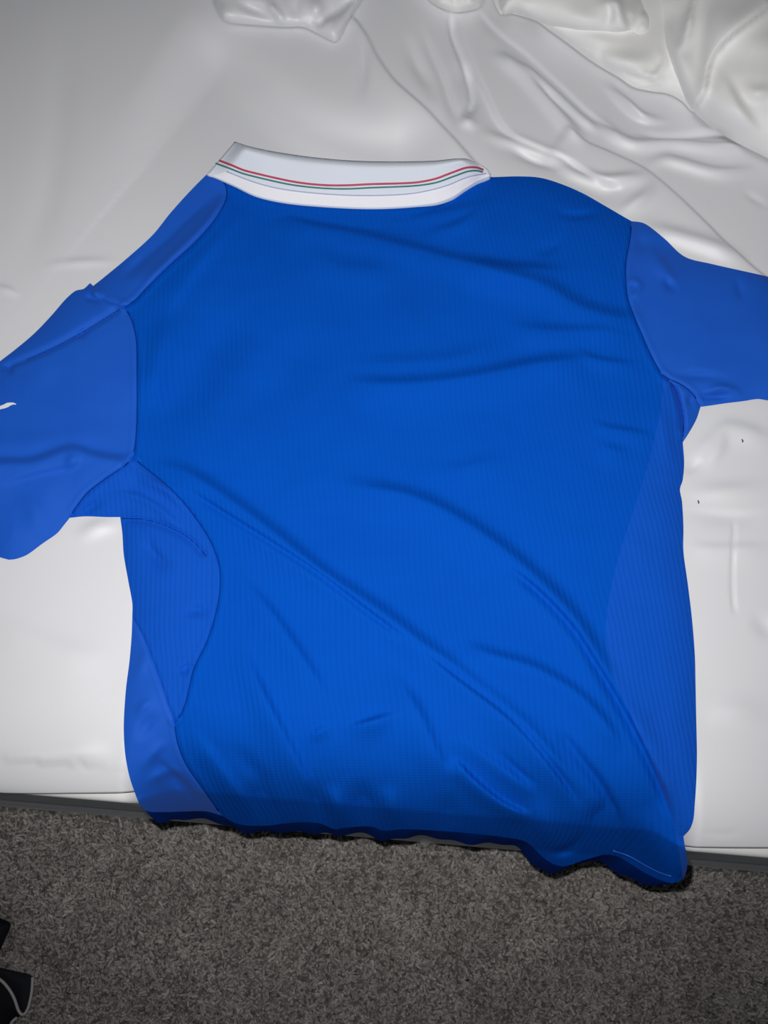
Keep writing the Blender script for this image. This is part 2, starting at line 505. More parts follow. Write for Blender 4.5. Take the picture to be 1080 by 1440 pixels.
# ------------------------------------------------------------------ top sheet
SHEET_FOLDS = [
    # broad shoulder that faces the flash above the collar
    ([(250, 20), (330, 70), (385, 125), (440, 165), (510, 182), (580, 178), (640, 170)], 's', 24, -0.020, 190, .2),
    ([(300, 60), (360, 120), (430, 185), (520, 215), (600, 215)], 'r', 22, 0.004),
    ([(505, 30), (511, 80), (510, 115), (505, 150)], 'r', 8, -0.0035),
    # long thin crease past the collar's right end
    ([(492, 18), (515, 50), (530, 80), (555, 115), (600, 155), (640, 198), (668, 230), (685, 250)], 's', 1.8, 0.0040, 30, .06),
    ([(570, 40), (585, 85), (603, 120), (612, 150)], 'r', 10, -0.005),
    ([(588, 25), (608, 75), (625, 115), (636, 150), (650, 178), (665, 188)], 'a', 5, -0.004, 9),
    ([(633, 10), (637, 45), (650, 80), (660, 108), (663, 138), (655, 156), (645, 160)], 'a', 9, -0.008, 5, .15),
    ([(655, 75), (680, 122), (700, 165), (722, 190), (760, 208), (800, 226), (845, 256), (880, 270)], 's', 2.0, -0.006, 26, .1),
    ([(668, 182), (690, 188), (735, 205), (785, 226), (815, 248)], 'r', 9, 0.0055),
    ([(640, 175), (660, 172), (675, 182)], 'r', 8, 0.004, 8, .4),
    ([(700, 195), (740, 215), (790, 235), (800, 250)], 'r', 7, -0.006),
    ([(668, 10), (700, 45), (745, 80), (790, 122), (830, 160), (872, 190)], 'a', 2, -0.0022, 9, .1),
    ([(690, 70), (735, 105), (775, 150), (812, 195), (830, 205)], 'r', 9, 0.007, 9, .2),
    ([(725, 85), (775, 128), (815, 165), (850, 190)], 'r', 6, 0.0045, 6, .2),
    ([(735, 100), (775, 138), (812, 175)], 'r', 5, -0.004),
    ([(790, 178), (818, 198), (860, 216), (905, 238), (945, 270), (990, 313), (1030, 353), (1090, 402)], 's', 1.8, 0.0048, 40, .05),
    ([(832, 160), (862, 190), (892, 204), (945, 203), (1000, 209), (1060, 207)], 'r', 8, 0.0065, 8, .2),
    ([(840, 108), (875, 145), (905, 168), (948, 170)], 'a', 8, 0.010, 4, .2),
    ([(885, 183), (930, 193), (1000, 188), (1060, 190)], 'r', 5, -0.004),
    ([(775, 215), (800, 240), (850, 256), (920, 250)], 'r', 8, 0.006),
    ([(900, 242), (930, 225), (955, 230), (1010, 244), (1075, 238)], 'r', 8, 0.006),
    ([(860, 305), (905, 280), (920, 255)], 'r', 10, 0.006),
    ([(890, 316), (940, 332), (1000, 352), (1060, 378)], 'r', 11, 0.006),
    ([(1040, 265), (1085, 295)], 'r', 5, -0.002),
    # left of the shirt
    ([(50, 380), (80, 372), (140, 368), (180, 370)], 'r', 6, 0.0015),
    ([(-10, 400), (15, 410), (30, 418)], 'r', 5, 0.002),
    ([(80, 0), (85, 120), (70, 260), (20, 420)], 'r', 22, -0.002),
    ([(-20, 850), (40, 885), (90, 905), (170, 920)], 's', 12, 0.0022, 60),
    ([(-20, 1075), (60, 1065), (120, 1060), (170, 1068)], 'r', 16, 0.003),
    ([(105, 1065), (118, 1078), (128, 1090)], 'r', 3, -0.0016),
    ([(170, 1102), (182, 1107), (190, 1110)], 'r', 3, -0.002),
    ([(100, 760), (140, 742), (175, 738)], 'r', 10, 0.003),
    # right of the shirt
    ([(965, 655), (1000, 620), (1020, 603), (1050, 608), (1095, 625)], 'a', 11, 0.003, 18, .3),
    ([(960, 668), (975, 655), (990, 645)], 'r', 6, -0.002),
    ([(1018, 605), (1012, 630), (990, 665)], 'r', 8, 0.0018),
    ([(950, 690), (990, 693), (1040, 690), (1090, 680)], 'r', 12, 0.003),
    ([(950, 720), (1000, 723), (1050, 725), (1090, 718)], 'a', 5, -0.0022, 14),
    ([(960, 762), (1000, 767), (1060, 766), (1090, 764)], 's', 4, 0.002, 22),
    ([(1034, 728), (1032, 750), (1030, 790), (1030, 830), (1034, 868)], 'r', 2.4, -0.0016, 2.4, .12),
    ([(985, 1010), (1030, 1000), (1090, 1005)], 'r', 18, 0.002),
    ([(980, 1168), (1010, 1173), (1050, 1170)], 'r', 4, -0.002),
    ([(1050, 870), (1075, 880), (1090, 905)], 'r', 12, -0.002),
]

def sheet_h(P):
    return 1.15 * relief(P, SHEET_FOLDS)

def build_sheet():
    av = np.concatenate([np.linspace(A0 + .01, -0.62, 30, endpoint=False), np.arange(-0.62, -0.12, 0.0033), np.arange(-0.12, 0.62, 0.0025), np.linspace(0.62, A1 - .01, 30)])
    flat = np.concatenate([np.arange(1.49, 1.32, -0.02), np.arange(1.32, 0.5, -0.0025), np.arange(0.5, RB + HEM_DIP_IN + 0.001, -0.0033)])
    nc = 26
    hp = unproj([(0, 1114), (95, 1112), (190, 1109.5), (300, 1120), (850, 1172), (965, 1186), (1080, 1189)], 0.003)
    ha = bed_a(hp[:, 0], hp[:, 1]); hs = bed_s(hp[:, 0], hp[:, 1])
    hphi = np.degrees(np.arcsin(np.clip((RB + HEM_DIP_IN * hem_dip(ha) - hs) / RB, 0, 0.985)))
    print('sheet hem angles', ha.round(3), hs.round(4), hphi.round(1))
    def phi_end(a):
        return np.interp(a, ha, hphi)
    rows = []
    for s in flat:
        rows.append(np.stack([av, np.full_like(av, s), np.full_like(av, TOP)], 1))
    for k in range(nc + 1):
        ph = np.radians(phi_end(av)) * k / nc
        rows.append(np.stack([av, RB + HEM_DIP_IN * hem_dip(av) - (RB + 0.0028) * np.sin(ph), TOP - edge_b(av) * (1 - np.cos(ph))], 1))
    R = np.array(rows)                     # row, col, (a, s, z)
    X, Y = bed_xy(R[..., 0], R[..., 1])
    V = np.stack([X, Y, R[..., 2] + 0.002], -1)
    n, m = V.shape[:2]
    px = to_px(V.reshape(-1, 3))
    h = sheet_h(px).reshape(n, m)
    G = np.stack([X, Y], -1).reshape(-1, 2)
    h += (vnoise(G, 3.0, 5.5) * 0.0025 + vnoise(G, 9.0, 2.5) * 0.0010).reshape(n, m) * np.clip(R[..., 1] / 0.1, 0, 1)
    V[..., 2] += h * np.where(R[..., 1] < 0.03, .3, 1)
    V = V.reshape(-1, 3)
    Fc = []
    for i in range(n - 1):
        for j in range(m - 1):
            Fc.append((i * m + j, (i + 1) * m + j, (i + 1) * m + j + 1, i * m + j + 1))
    # hem turned under: a small lip
    lip = V[(n - 1) * m:].copy()
    lip[:, :2] += E_S * 0.0022; lip[:, 2] -= 0.001
    b0 = len(V)
    V = np.vstack([V, lip])
    for j in range(m - 1):
        Fc.append(((n - 1) * m + j, b0 + j, b0 + j + 1, (n - 1) * m + j + 1))
    o = mesh_obj('bed_sheet', V, Fc, M_SHEET)
    tag(o, 'smooth white satin bed sheet spread over the mattress under the blue shirt', 'sheet')
build_sheet()

# ------------------------------------------------------------------ bunched bedding at the head of the sheet
def lump(name, outline, folds, mat, parent, hmax, rise, spacing=5.0, base_h=0.004, lift=0.0, sharp=None):
    """a loose layer of cloth: rises from its edge, folded by strokes"""
    poly = spline(outline, 7, closed=True)
    P, Fc = triangulate(poly, spacing)
    d, _ = poly_dist(P, np.vstack([poly, poly[:1]]))
    d = np.abs(d)
    W = base_h + lift + 0.004 * (1 - np.exp(-d / 2.5)) + hmax * (1 - np.exp(-d / rise)) + relief(P, folds) * np.clip(d / 8, 0, 1) + 0.6 * sheet_h(P)
    W += vnoise(P, 0.02, 4.0) * 0.003 * np.clip(d / 30, 0, 1)
    V = unproj(P, W)
    # close the edge down to the sheet so that the cloth is not a floating film
    n = len(poly)
    return mesh_obj(name, V, Fc, mat, parent)

bx, by = plane_hit((930, 40), TOP)[0][:2]
bunch = empty('bunched_blanket', (bx, by, TOP))
lump('lower_fold', [(690, -120), (692, -10), (704, 20), (720, 19), (755, 30), (772, 42), (800, 62), (832, 86), (872, 110), (892, 123),
                    (920, 129), (940, 132), (960, 143), (976, 158), (1010, 150), (1060, 60), (1080, -120)],
     [([(735, 32), (790, 45), (850, 55), (900, 60)], 'r', 12, 0.006),
      ([(800, 62), (850, 80), (900, 88), (940, 70)], 'r', 14, 0.008),
      ([(850, 60), (845, 85), (870, 108)], 'r', 6, -0.004),
      ([(925, 60), (935, 90), (920, 110), (945, 118)], 'r', 6, 0.006),
      ([(880, 100), (920, 108), (945, 112)], 'r', 5, 0.005),
      ([(850, 95), (900, 112), (935, 105)], 'r', 7, -0.005)], M_BUNCH, bunch, 0.026, 30)
lump('upper_fold', [(697, -120), (698, -20), (706, 19), (722, 17), (757, 30), (790, 40), (820, 47), (862, 50), (885, 48), (893, 54), (902, 56),
                    (916, 50), (921, 40), (917, 15), (905, -20), (900, -120)],
     [([(780, -20), (800, 20), (850, 35), (885, 40)], 'r', 22, 0.006),
      ([(852, -10), (858, 20), (848, 46)], 'r', 6, -0.006),
      ([(868, -10), (878, 25), (888, 50)], 's', 4, 0.012, 22, .2),
      ([(905, 5), (896, 28), (903, 50)], 'r', 5, -0.007),
      ([(893, 20), (910, 25), (916, 40)], 'r', 6, 0.005),
      ([(725, -10), (735, 10), (755, 25)], 'r', 12, 0.004)], M_BUNCH, bunch, 0.034, 22, lift=0.014)
lump('front_drape', [(905, -140), (907, 0), (915, 30), (922, 55), (936, 85), (950, 115), (963, 140), (976, 158), (1000, 179), (1025, 195), (1050, 208), (1085, 225),
                     (1180, 262), (1260, 200), (1260, -140)],
     [([(975, 5), (967, 35), (962, 60), (945, 80)], 'r', 7, 0.008),
      ([(985, -20), (972, 20), (968, 50)], 'r', 4, 0.006),
      ([(940, 20), (945, 60), (960, 100), (975, 140)], 'r', 14, 0.012),
      ([(1000, -20), (985, 60), (983, 110), (982, 140)], 'r', 12, -0.006),
      ([(1090, 5), (1045, 38), (1018, 62), (1002, 84), (996, 110), (992, 130), (978, 152)], 's', 2.5, 0.014, 60, .02),
      ([(1100, -10), (1050, 25), (1015, 50), (995, 75)], 'r', 16, 0.006),
      ([(1005, 85), (1030, 125), (1055, 165), (1085, 205)], 's', 5, 0.010, 30, .08),
      ([(1000, 100), (1005, 140), (1040, 180), (1055, 205)], 'r', 20, 0.008),
      ([(1020, 70), (1060, 60), (1100, 45)], 'r', 18, 0.004),
      ([(1050, 110), (1060, 130), (1095, 125)], 'r', 10, 0.006)], M_BUNCH, bunch, 0.070, 60, lift=0.004)
tag(bunch, 'crumpled white blanket bunched up in thick folds on the satin sheet', 'blanket')

bx, by = plane_hit((400, -20), TOP)[0][:2]
pc = empty('pillowcase', (bx, by, TOP))
lump('cloth', [(270, -130), (296, -10), (303, 12), (313, 28), (322, 32), (368, 36), (402, 38), (426, 38), (448, 48), (471, 59), (480, 50), (492, 26), (512, -8), (540, -130)],
     [([(325, -5), (345, 8), (372, 18), (398, 36)], 'r', 7, -0.007),
      ([(375, 0), (392, 22), (399, 38)], 'r', 4, 0.006),
      ([(310, 0), (318, 22), (330, 30)], 'r', 5, 0.004),
      ([(440, -10), (446, 15), (444, 38)], 'r', 9, 0.007),
      ([(500, -5), (478, 18), (455, 30), (450, 42)], 's', 3, -0.011, 18, .15),
      ([(420, -10), (415, 15), (425, 36)], 'r', 6, -0.003),
      ([(505, -5), (490, 20), (470, 50)], 'r', 6, 0.006)], M_SHEET, pc, 0.016, 12)
tag(pc, 'rumpled white pillowcase corner with pinched folds on the satin sheet', 'pillowcase')

bx, by = plane_hit((645, -10), TOP)[0][:2]
pf = empty('cushion', (bx, by, TOP))
lump('cloth', [(560, -100), (588, -20), (606, 2), (622, 12), (640, 17), (660, 15), (677, 8), (684, -20), (680, -100)],
     [([(638, -10), (640, 5), (648, 12)], 'r', 4, -0.004), ([(655, -10), (660, 3), (660, 14)], 'r', 5, 0.005),
      ([(612, -8), (622, 4), (630, 14)], 'r', 5, 0.004)], M_BUNCH, pf, 0.022, 9)
tag(pf, 'small rounded end of a white cushion between pillowcase and blanket', 'cushion')

for k, p in enumerate([(1044, 620), (982, 706)]):
    c = unproj([p], 0.0045 + sheet_h(np.array([p], float)))[0]
    V, Fc = tube([c + np.array([0, -.0016, 0]), c + np.array([.0004, 0, .0004]), c + np.array([-.0003, .0017, 0])], 0.0007, 5)
    o = mesh_obj('lint_speck', V, Fc, M_LINT)
    tag(o, ['tiny dark lint speck on the white sheet below the shirt sleeve', 'tiny dark lint speck on the white sheet close to the shirt side'][k], 'lint')

# ------------------------------------------------------------------ blue polo shirt, back upwards
C = {}
C['neck'] = [(300, 238), (330, 250), (360, 264), (400, 274), (450, 279), (510, 282), (560, 281), (610, 276), (640, 264), (668, 248), (694, 249)]
C['shoulder_r'] = [(694, 249), (730, 248), (760, 250), (790, 259), (820, 272), (850, 289), (874, 303), (888, 311)]
C['sleeve_seam_r'] = [(888, 311), (886, 335), (880, 370), (880, 400), (884, 425), (900, 465), (918, 505), (933, 528), (958, 541), (974, 554), (985, 572)]
C['sleeve_r_top'] = [(888, 311), (903, 313), (914, 319), (935, 336), (963, 361), (1000, 371), (1040, 380), (1080, 389), (1125, 401), (1150, 410)]
C['sleeve_r_hem'] = [(1150, 410), (1158, 480), (1166, 566)]
C['sleeve_r_bot'] = [(1166, 566), (1120, 566), (1080, 563), (1065, 561), (1045, 564), (1020, 567), (1000, 570), (985, 572)]
C['gusset_r_out'] = [(985, 572), (979, 590), (969, 608), (960, 622)]
C['gusset_r_in'] = [(933, 528), (948, 545), (957, 570), (961, 598), (960, 622)]
C['side_seam_r'] = [(933, 528), (928, 580), (912, 650), (890, 720), (868, 790), (855, 850), (852, 905), (864, 955), (888, 1008), (915, 1068), (935, 1120), (947, 1162), (952, 1185), (957, 1210), (960, 1236)]
C['body_r'] = [(960, 622), (962, 650), (960, 675), (956, 688), (959, 705), (961, 740), (961, 775), (967, 820), (973, 870), (977, 920), (978, 960),
               (979, 1010), (980, 1060), (979, 1100), (977, 1130), (975, 1152), (970, 1166), (961, 1176)]
C['hem_r'] = [(961, 1176), (963, 1190), (966, 1205), (966, 1222), (960, 1236), (946, 1242), (930, 1238), (910, 1229), (890, 1217), (870, 1205), (850, 1202), (820, 1210),
              (795, 1218), (778, 1215), (762, 1204), (748, 1190), (735, 1182), (700, 1176), (640, 1170), (570, 1166), (540, 1168), (520, 1162), (485, 1164), (470, 1166), (450, 1158),
              (425, 1156), (400, 1158), (375, 1161), (350, 1161), (330, 1157), (312, 1147)]
C['wrap_hem'] = [(312, 1147), (290, 1141), (262, 1141), (230, 1142), (208, 1141), (197, 1134)]
C['body_l2'] = [(197, 1134), (190, 1116), (182, 1092), (176, 1060), (174, 1020), (177, 970), (182, 930), (185, 895), (186, 868)]
C['body_l1'] = [(186, 868), (186, 848), (180, 815), (174, 780), (172, 750), (169, 727)]
C['gusset_l_out'] = [(169, 727), (150, 727), (120, 726), (98, 728)]
C['sleeve_l_seam_low'] = [(98, 728), (108, 712), (124, 692), (150, 672), (174, 656), (187, 644)]
C['sleeve_l_seam_up'] = [(187, 644), (191, 620), (193, 580), (193, 530), (192, 480), (186, 452), (175, 431)]
C['sleeve_l_cap'] = [(175, 431), (160, 426), (146, 420), (137, 409), (131, 402)]
C['shoulder_l'] = [(131, 402), (145, 391), (180, 362), (215, 330), (240, 299), (268, 268), (290, 246), (300, 238)]
C['shoulder_seam'] = [(300, 238), (318, 262), (318, 280), (303, 308), (275, 340), (240, 372), (205, 406), (190, 422), (175, 431)]
C['sleeve_l_top'] = [(131, 402), (127, 398), (118, 406), (106, 409), (92, 421), (72, 444), (48, 469), (22, 491), (0, 508), (-40, 540), (-90, 585), (-112, 612)]
C['sleeve_l_hem'] = [(-112, 612), (-80, 670), (-40, 735), (-4, 781), (12, 787)]
C['sleeve_l_bot'] = [(12, 787), (22, 786), (38, 780), (60, 764), (80, 750), (90, 738), (98, 728)]
C['side_seam'] = [(187, 644), (212, 664), (245, 692), (275, 728), (298, 765), (309, 800), (309, 832), (303, 865), (291, 902), (275, 935), (270, 950), (262, 985), (254, 1006), (245, 1014)]
C['wrap_line_up'] = [(245, 1014), (236, 990), (225, 957), (213, 925), (200, 893), (186, 868)]
C['wrap_line_low'] = [(245, 1014), (250, 1045), (262, 1075), (282, 1104), (300, 1130), (312, 1147)]
S = {k: spline(v, 4) for k, v in C.items()}

def loop(*parts):
    out = []
    for p in parts:
        q = S[p[1:]][::-1] if p[0] == '-' else S[p]
        out.append(q[:-1])
    return np.vstack(out)

OUTL = loop('shoulder_l', 'neck', 'shoulder_r', 'sleeve_r_top', 'sleeve_r_hem', 'sleeve_r_bot', 'gusset_r_out', 'body_r', 'hem_r', 'wrap_hem',
            'body_l2', 'body_l1', 'gusset_l_out', '-sleeve_l_bot', '-sleeve_l_hem', '-sleeve_l_top')
OUTC = np.vstack([OUTL, OUTL[:1]])

SHIRT_FOLDS = [
    # the long diagonal from the left armpit to the hem
    ([(195, 655), (255, 664), (318, 702), (385, 752), (455, 808), (530, 858), (600, 912), (670, 968), (735, 1022), (785, 1080), (818, 1135)], 'a', 11, 0.0075, 30, .12),
    ([(255, 682), (310, 718), (380, 762), (450, 808), (520, 862), (580, 905)], 'a', 3, -0.0034, 6, .15),
    ([(585, 905), (650, 955), (720, 1010), (780, 1080), (822, 1140)], 'a', 8, -0.0048, 4, .2),
    # second diagonal
    ([(460, 682), (520, 688), (580, 700), (640, 728), (700, 768), (755, 815), (805, 868), (840, 925), (872, 980)], 'a', 11, 0.0075, 34, .18),
    ([(700, 785), (760, 835), (806, 885), (835, 930), (868, 985), (900, 1045), (930, 1110), (948, 1165)], 'a', 4, -0.0050, 8, .15),
    ([(858, 960), (895, 1015), (930, 1085), (955, 1150)], 'r', 16, 0.003),
    # horizontal folds across the shoulder blades
    ([(470, 538), (540, 541), (610, 538), (680, 528), (760, 512), (850, 505)], 'a', 10, 0.0065, 30, .2),
    ([(480, 515), (560, 512), (640, 505), (720, 480)], 'a', 12, 0.003, 25),
    ([(380, 292), (420, 314), (500, 330), (580, 350), (640, 366), (700, 376), (760, 380), (812, 383)], 'a', 8, 0.0055, 26, .15),
    ([(640, 366), (720, 388), (770, 405), (810, 430), (860, 446), (915, 452)], 'a', 11, 0.006, 26, .2),
    ([(420, 345), (470, 375), (530, 383), (580, 380)], 'a', 16, 0.004, 30),
    ([(590, 332), (640, 318), (672, 300), (692, 280)], 'a', 6, 0.0035, 14),
    ([(480, 302), (560, 306), (640, 296), (720, 276)], 'a', 6, 0.0025, 12),
    ([(770, 290), (800, 303), (835, 300), (860, 298)], 'r', 6, -0.0025),
    ([(745, 360), (780, 345), (795, 320)], 'r', 8, -0.002),
    ([(700, 458), (770, 466), (850, 468), (900, 482)], 'a', 9, 0.004, 22),
    ([(800, 482), (830, 503), (870, 511), (910, 514)], 'a', 5, 0.003, 12),
    ([(820, 590), (855, 602), (895, 609), (930, 617)], 'a', 5, 0.003, 14),
    ([(830, 622), (870, 636), (895, 640)], 'a', 8, 0.0025, 18),
    ([(600, 665), (660, 658), (720, 640)], 'a', 10, 0.0025, 24),
    # soft valleys left of the spine
    ([(345, 420), (300, 500), (250, 570), (205, 625)], 'r', 36, -0.006),
    ([(250, 430), (225, 500), (205, 580)], 'r', 18, 0.004),
    ([(440, 440), (400, 530), (330, 600)], 'r', 40, -0.004),
    ([(326, 268), (285, 318), (240, 362), (196, 404)], 'r', 7, 0.0035, 7, .2),
    ([(300, 268), (258, 310), (215, 352), (165, 398)], 'r', 8, -0.003, 8, .2),
    ([(345, 290), (300, 345), (250, 410), (222, 470)], 'a', 9, 0.003, 24),
    # below the chest
    ([(640, 905), (690, 922), (750, 940), (805, 972), (845, 1012), (875, 1062)], 'a', 9, 0.006, 24, .2),
    ([(780, 1020), (815, 1065), (845, 1105), (862, 1140), (868, 1170)], 'a', 7, -0.004, 10, .2),
    ([(632, 1062), (665, 1098), (705, 1130), (752, 1152)], 'a', 5, 0.0055, 16, .2),
    ([(636, 1030), (690, 1070), (740, 1110), (760, 1130)], 'a', 6, 0.003, 14),
    ([(690, 1045), (730, 1085), (765, 1110)], 'r', 5, -0.002),
    ([(478, 1028), (510, 1019), (545, 1009), (570, 1005)], 'a', 5, 0.0065, 18, .2),
    ([(430, 1040), (455, 1026), (470, 1022)], 'a', 5, 0.003, 10),
    ([(320, 800), (370, 850), (410, 905), (445, 960), (470, 1000)], 'a', 9, 0.0050, 26),
    ([(330, 890), (370, 980), (405, 1050), (435, 1110), (450, 1150)], 'a', 8, 0.0056, 24),
    ([(545, 940), (585, 1000), (612, 1060), (640, 1110)], 'a', 10, 0.0056, 30),
    ([(262, 1022), (300, 1068), (330, 1110), (360, 1150)], 'a', 9, 0.004, 16),
    ([(310, 1035), (350, 1075), (395, 1130)], 'r', 12, -0.003),
    # hem puckers
    ([(352, 1090), (372, 1130), (392, 1165)], 'r', 14, -0.005), ([(430, 1095), (445, 1130), (452, 1165)], 'r', 12, -0.004),
    ([(500, 1090), (512, 1130), (520, 1168)], 'r', 15, -0.004), ([(460, 1100), (475, 1135), (482, 1172)], 'r', 12, 0.005),
    ([(540, 1100), (552, 1140), (560, 1172)], 'r', 14, 0.004), ([(620, 1110), (630, 1140), (640, 1175)], 'r', 20, -0.003),
    ([(740, 1120), (770, 1170), (785, 1220)], 'r', 20, 0.006), ([(845, 1120), (850, 1165), (850, 1206)], 'r', 20, -0.008),
    ([(905, 1130), (925, 1185), (945, 1245)], 'r', 24, 0.008), ([(820, 1160), (812, 1185), (790, 1198), (760, 1200)], 'r', 6, -0.004),
    # side panel and armpit folds
    ([(170, 729), (205, 731), (240, 742), (270, 760), (292, 785)], 'a', 3, -0.003, 6, .1),
    ([(205, 745), (215, 775), (230, 790), (250, 795)], 'a', 6, -0.004, 12),
    ([(150, 692), (190, 697), (220, 712), (262, 748)], 'a', 4, 0.003, 8),
    ([(186, 655), (205, 675), (235, 690), (270, 725)], 'r', 7, 0.004),
    ([(258, 868), (275, 858), (296, 866)], 'r', 7, -0.003),
    ([(250, 948), (262, 938), (275, 934)], 'a', 4, -0.003, 8),
    ([(150, 700), (120, 718), (110, 726)], 'r', 6, -0.003),
    # wrapped front
    ([(205, 1058), (232, 1080), (262, 1108), (286, 1138)], 'a', 5, -0.005, 10, .15),
    ([(190, 1045), (210, 1015), (228, 1000)], 'r', 8, -0.003), ([(195, 1085), (225, 1050), (245, 1045)], 'r', 7, 0.003),
    ([(188, 1010), (205, 990), (220, 985)], 'r', 6, 0.0025), ([(200, 1105), (235, 1085), (262, 1090)], 'r', 7, 0.003),
    ([(185, 960), (200, 935), (205, 905)], 'r', 8, 0.002),
    # left sleeve
    ([(-60, 655), (0, 648), (45, 646), (85, 632), (105, 628), (135, 638), (168, 643), (186, 640)], 's', 4.5, 0.0065, 34, .08),
    ([(-60, 620), (0, 626), (60, 620), (130, 612), (180, 615)], 'r', 16, 0.002),
    ([(-10, 690), (40, 672), (90, 660), (140, 650)], 'a', 4, -0.002, 14),
    ([(95, 665), (105, 640), (112, 632)], 'r', 8, 0.003),
    ([(20, 700), (50, 720), (40, 760)], 'r', 16, 0.003),
    ([(172, 433), (120, 465), (80, 487), (35, 507), (0, 520)], 'a', 3, -0.0028, 6, .06),
    ([(128, 399), (136, 412), (146, 421)], 'r', 5, 0.005, 5, .2), ([(118, 417), (132, 420), (145, 423)], 'r', 4, -0.003),
    ([(112, 462), (118, 468), (110, 476)], 'r', 4, -0.002), ([(8, 518), (20, 522)], 'r', 6, -0.003),
    ([(60, 500), (90, 560), (80, 600)], 'r', 24, -0.002),
    # right sleeve
    ([(881, 398), (893, 394), (900, 402), (895, 414), (886, 418)], 'r', 4, 0.002, 4, .2),
    ([(905, 345), (925, 365), (948, 398), (952, 412)], 'a', 7, 0.0035, 14), ([(930, 385), (945, 405), (950, 415)], 'r', 6, -0.003),
    ([(890, 330), (905, 345), (918, 352)], 'r', 10, -0.002), ([(1035, 385), (1040, 405), (1046, 430)], 'r', 6, -0.002),
    ([(938, 527), (980, 528), (1030, 532)], 'r', 6, -0.0025), ([(985, 556), (1010, 545), (1035, 550), (1045, 562)], 'r', 5, 0.004),
    ([(975, 556), (1000, 558), (1030, 556)], 'r', 4, -0.003),
    # right armpit
    ([(944, 536), (952, 555), (958, 580), (961, 608)], 'r', 4, -0.004, 4, .1), ([(968, 548), (972, 560), (969, 575)], 'r', 5, -0.003),
    ([(925, 560), (935, 610), (942, 660)], 'r', 10, 0.002),
]
SEAMS = ['sleeve_seam_r', 'sleeve_l_seam_low', 'sleeve_l_seam_up', 'shoulder_seam', 'side_seam', 'wrap_line_up', 'wrap_line_low', 'gusset_r_in', 'sleeve_l_cap']
HEMC = np.vstack([S['hem_r'], S['wrap_hem'][1:]])

def shirt_w(P, thick=True):
    d, _ = poly_dist(P, OUTC); d = np.abs(d)
    dh, _ = poly_dist(P, HEMC); dh = np.abs(dh)
    fin = smooth01(d / 6.0) * 0.85 + 0.15
    W = 0.007 + 0.75 * sheet_h(P)
    edge = 0.011 * (1 - np.exp(-d / 26))
    W += edge
    W += (1.35 + 1.5 * smooth01((P[:, 1] - 1040) / 90)) * relief(P, SHIRT_FOLDS) * np.where(dh < 30, np.maximum(fin, .8), fin)
    for k in SEAMS:
        q, _ = poly_dist(P, S[k])
        W += -0.0013 * np.exp(-(q / 2.2) ** 2) + 0.0009 * np.exp(-((np.abs(q) - 5) / 3.0) ** 2)
    W += vnoise(P, 0.012, 9.0) * 0.0022 * np.clip(d / 60, 0, 1) + vnoise(P, 0.035, 2.0) * 0.0006 * np.clip(d / 30, 0, 1)
    return np.maximum(W, 0.0065)

sx, sy = plane_hit((570, 720), TOP)[0][:2]
shirt = empty('polo_shirt', (sx, sy, TOP))
tag(shirt, 'royal blue short-sleeved polo shirt with white collar lying back up on the bed', 'shirt')

def panel(name, lp, mat, sp=3.5):
    P, Fc = triangulate(lp, sp)
    return mesh_obj(name, unproj(P, shirt_w(P)), Fc, mat, shirt)

_h = int(np.argmin(np.linalg.norm(S['hem_r'] - np.array([960, 1236]), axis=1)))
_k = int(np.argmin(np.linalg.norm(S['sleeve_seam_r'] - np.array([933, 528]), axis=1)))
panel('back_panel', np.vstack([S['neck'][:-1], S['shoulder_r'][:-1], S['sleeve_seam_r'][:_k], S['side_seam_r'][:-1], S['hem_r'][_h:-1],
                               S['wrap_line_low'][::-1][:-1], S['side_seam'][::-1][:-1], S['sleeve_l_seam_up'][:-1], S['shoulder_seam'][::-1][:-1]]), M_KNIT, 3.0)
panel('side_panel', np.vstack([S['gusset_r_in'][:-1], S['body_r'][:-1], S['hem_r'][:_h], S['side_seam_r'][::-1][:-1]]), M_SIDE, 3.0)  # right panel in the paler blue, in place of edge glare
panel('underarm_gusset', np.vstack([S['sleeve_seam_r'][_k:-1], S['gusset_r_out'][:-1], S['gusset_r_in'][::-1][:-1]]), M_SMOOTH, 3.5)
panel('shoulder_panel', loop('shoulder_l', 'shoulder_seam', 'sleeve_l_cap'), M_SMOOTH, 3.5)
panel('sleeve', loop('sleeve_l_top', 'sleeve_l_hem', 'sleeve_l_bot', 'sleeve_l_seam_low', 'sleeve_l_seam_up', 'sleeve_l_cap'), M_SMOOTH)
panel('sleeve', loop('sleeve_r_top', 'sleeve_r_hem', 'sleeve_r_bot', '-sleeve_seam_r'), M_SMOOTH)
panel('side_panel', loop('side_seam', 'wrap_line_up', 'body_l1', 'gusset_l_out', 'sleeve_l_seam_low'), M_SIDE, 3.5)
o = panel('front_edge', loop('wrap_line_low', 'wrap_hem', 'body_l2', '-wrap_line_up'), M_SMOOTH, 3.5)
o['label'] = 'glossy printed front wrapping round the side'

# the front of the shirt underneath, its blue darkened for the shade below the hem
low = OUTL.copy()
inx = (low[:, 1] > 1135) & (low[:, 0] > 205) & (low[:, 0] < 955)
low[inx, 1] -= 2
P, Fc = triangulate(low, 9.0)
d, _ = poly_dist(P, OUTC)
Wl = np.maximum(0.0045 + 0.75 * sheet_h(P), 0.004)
mesh_obj('front_panel', unproj(P, Wl), Fc, M_SHADE, shirt)

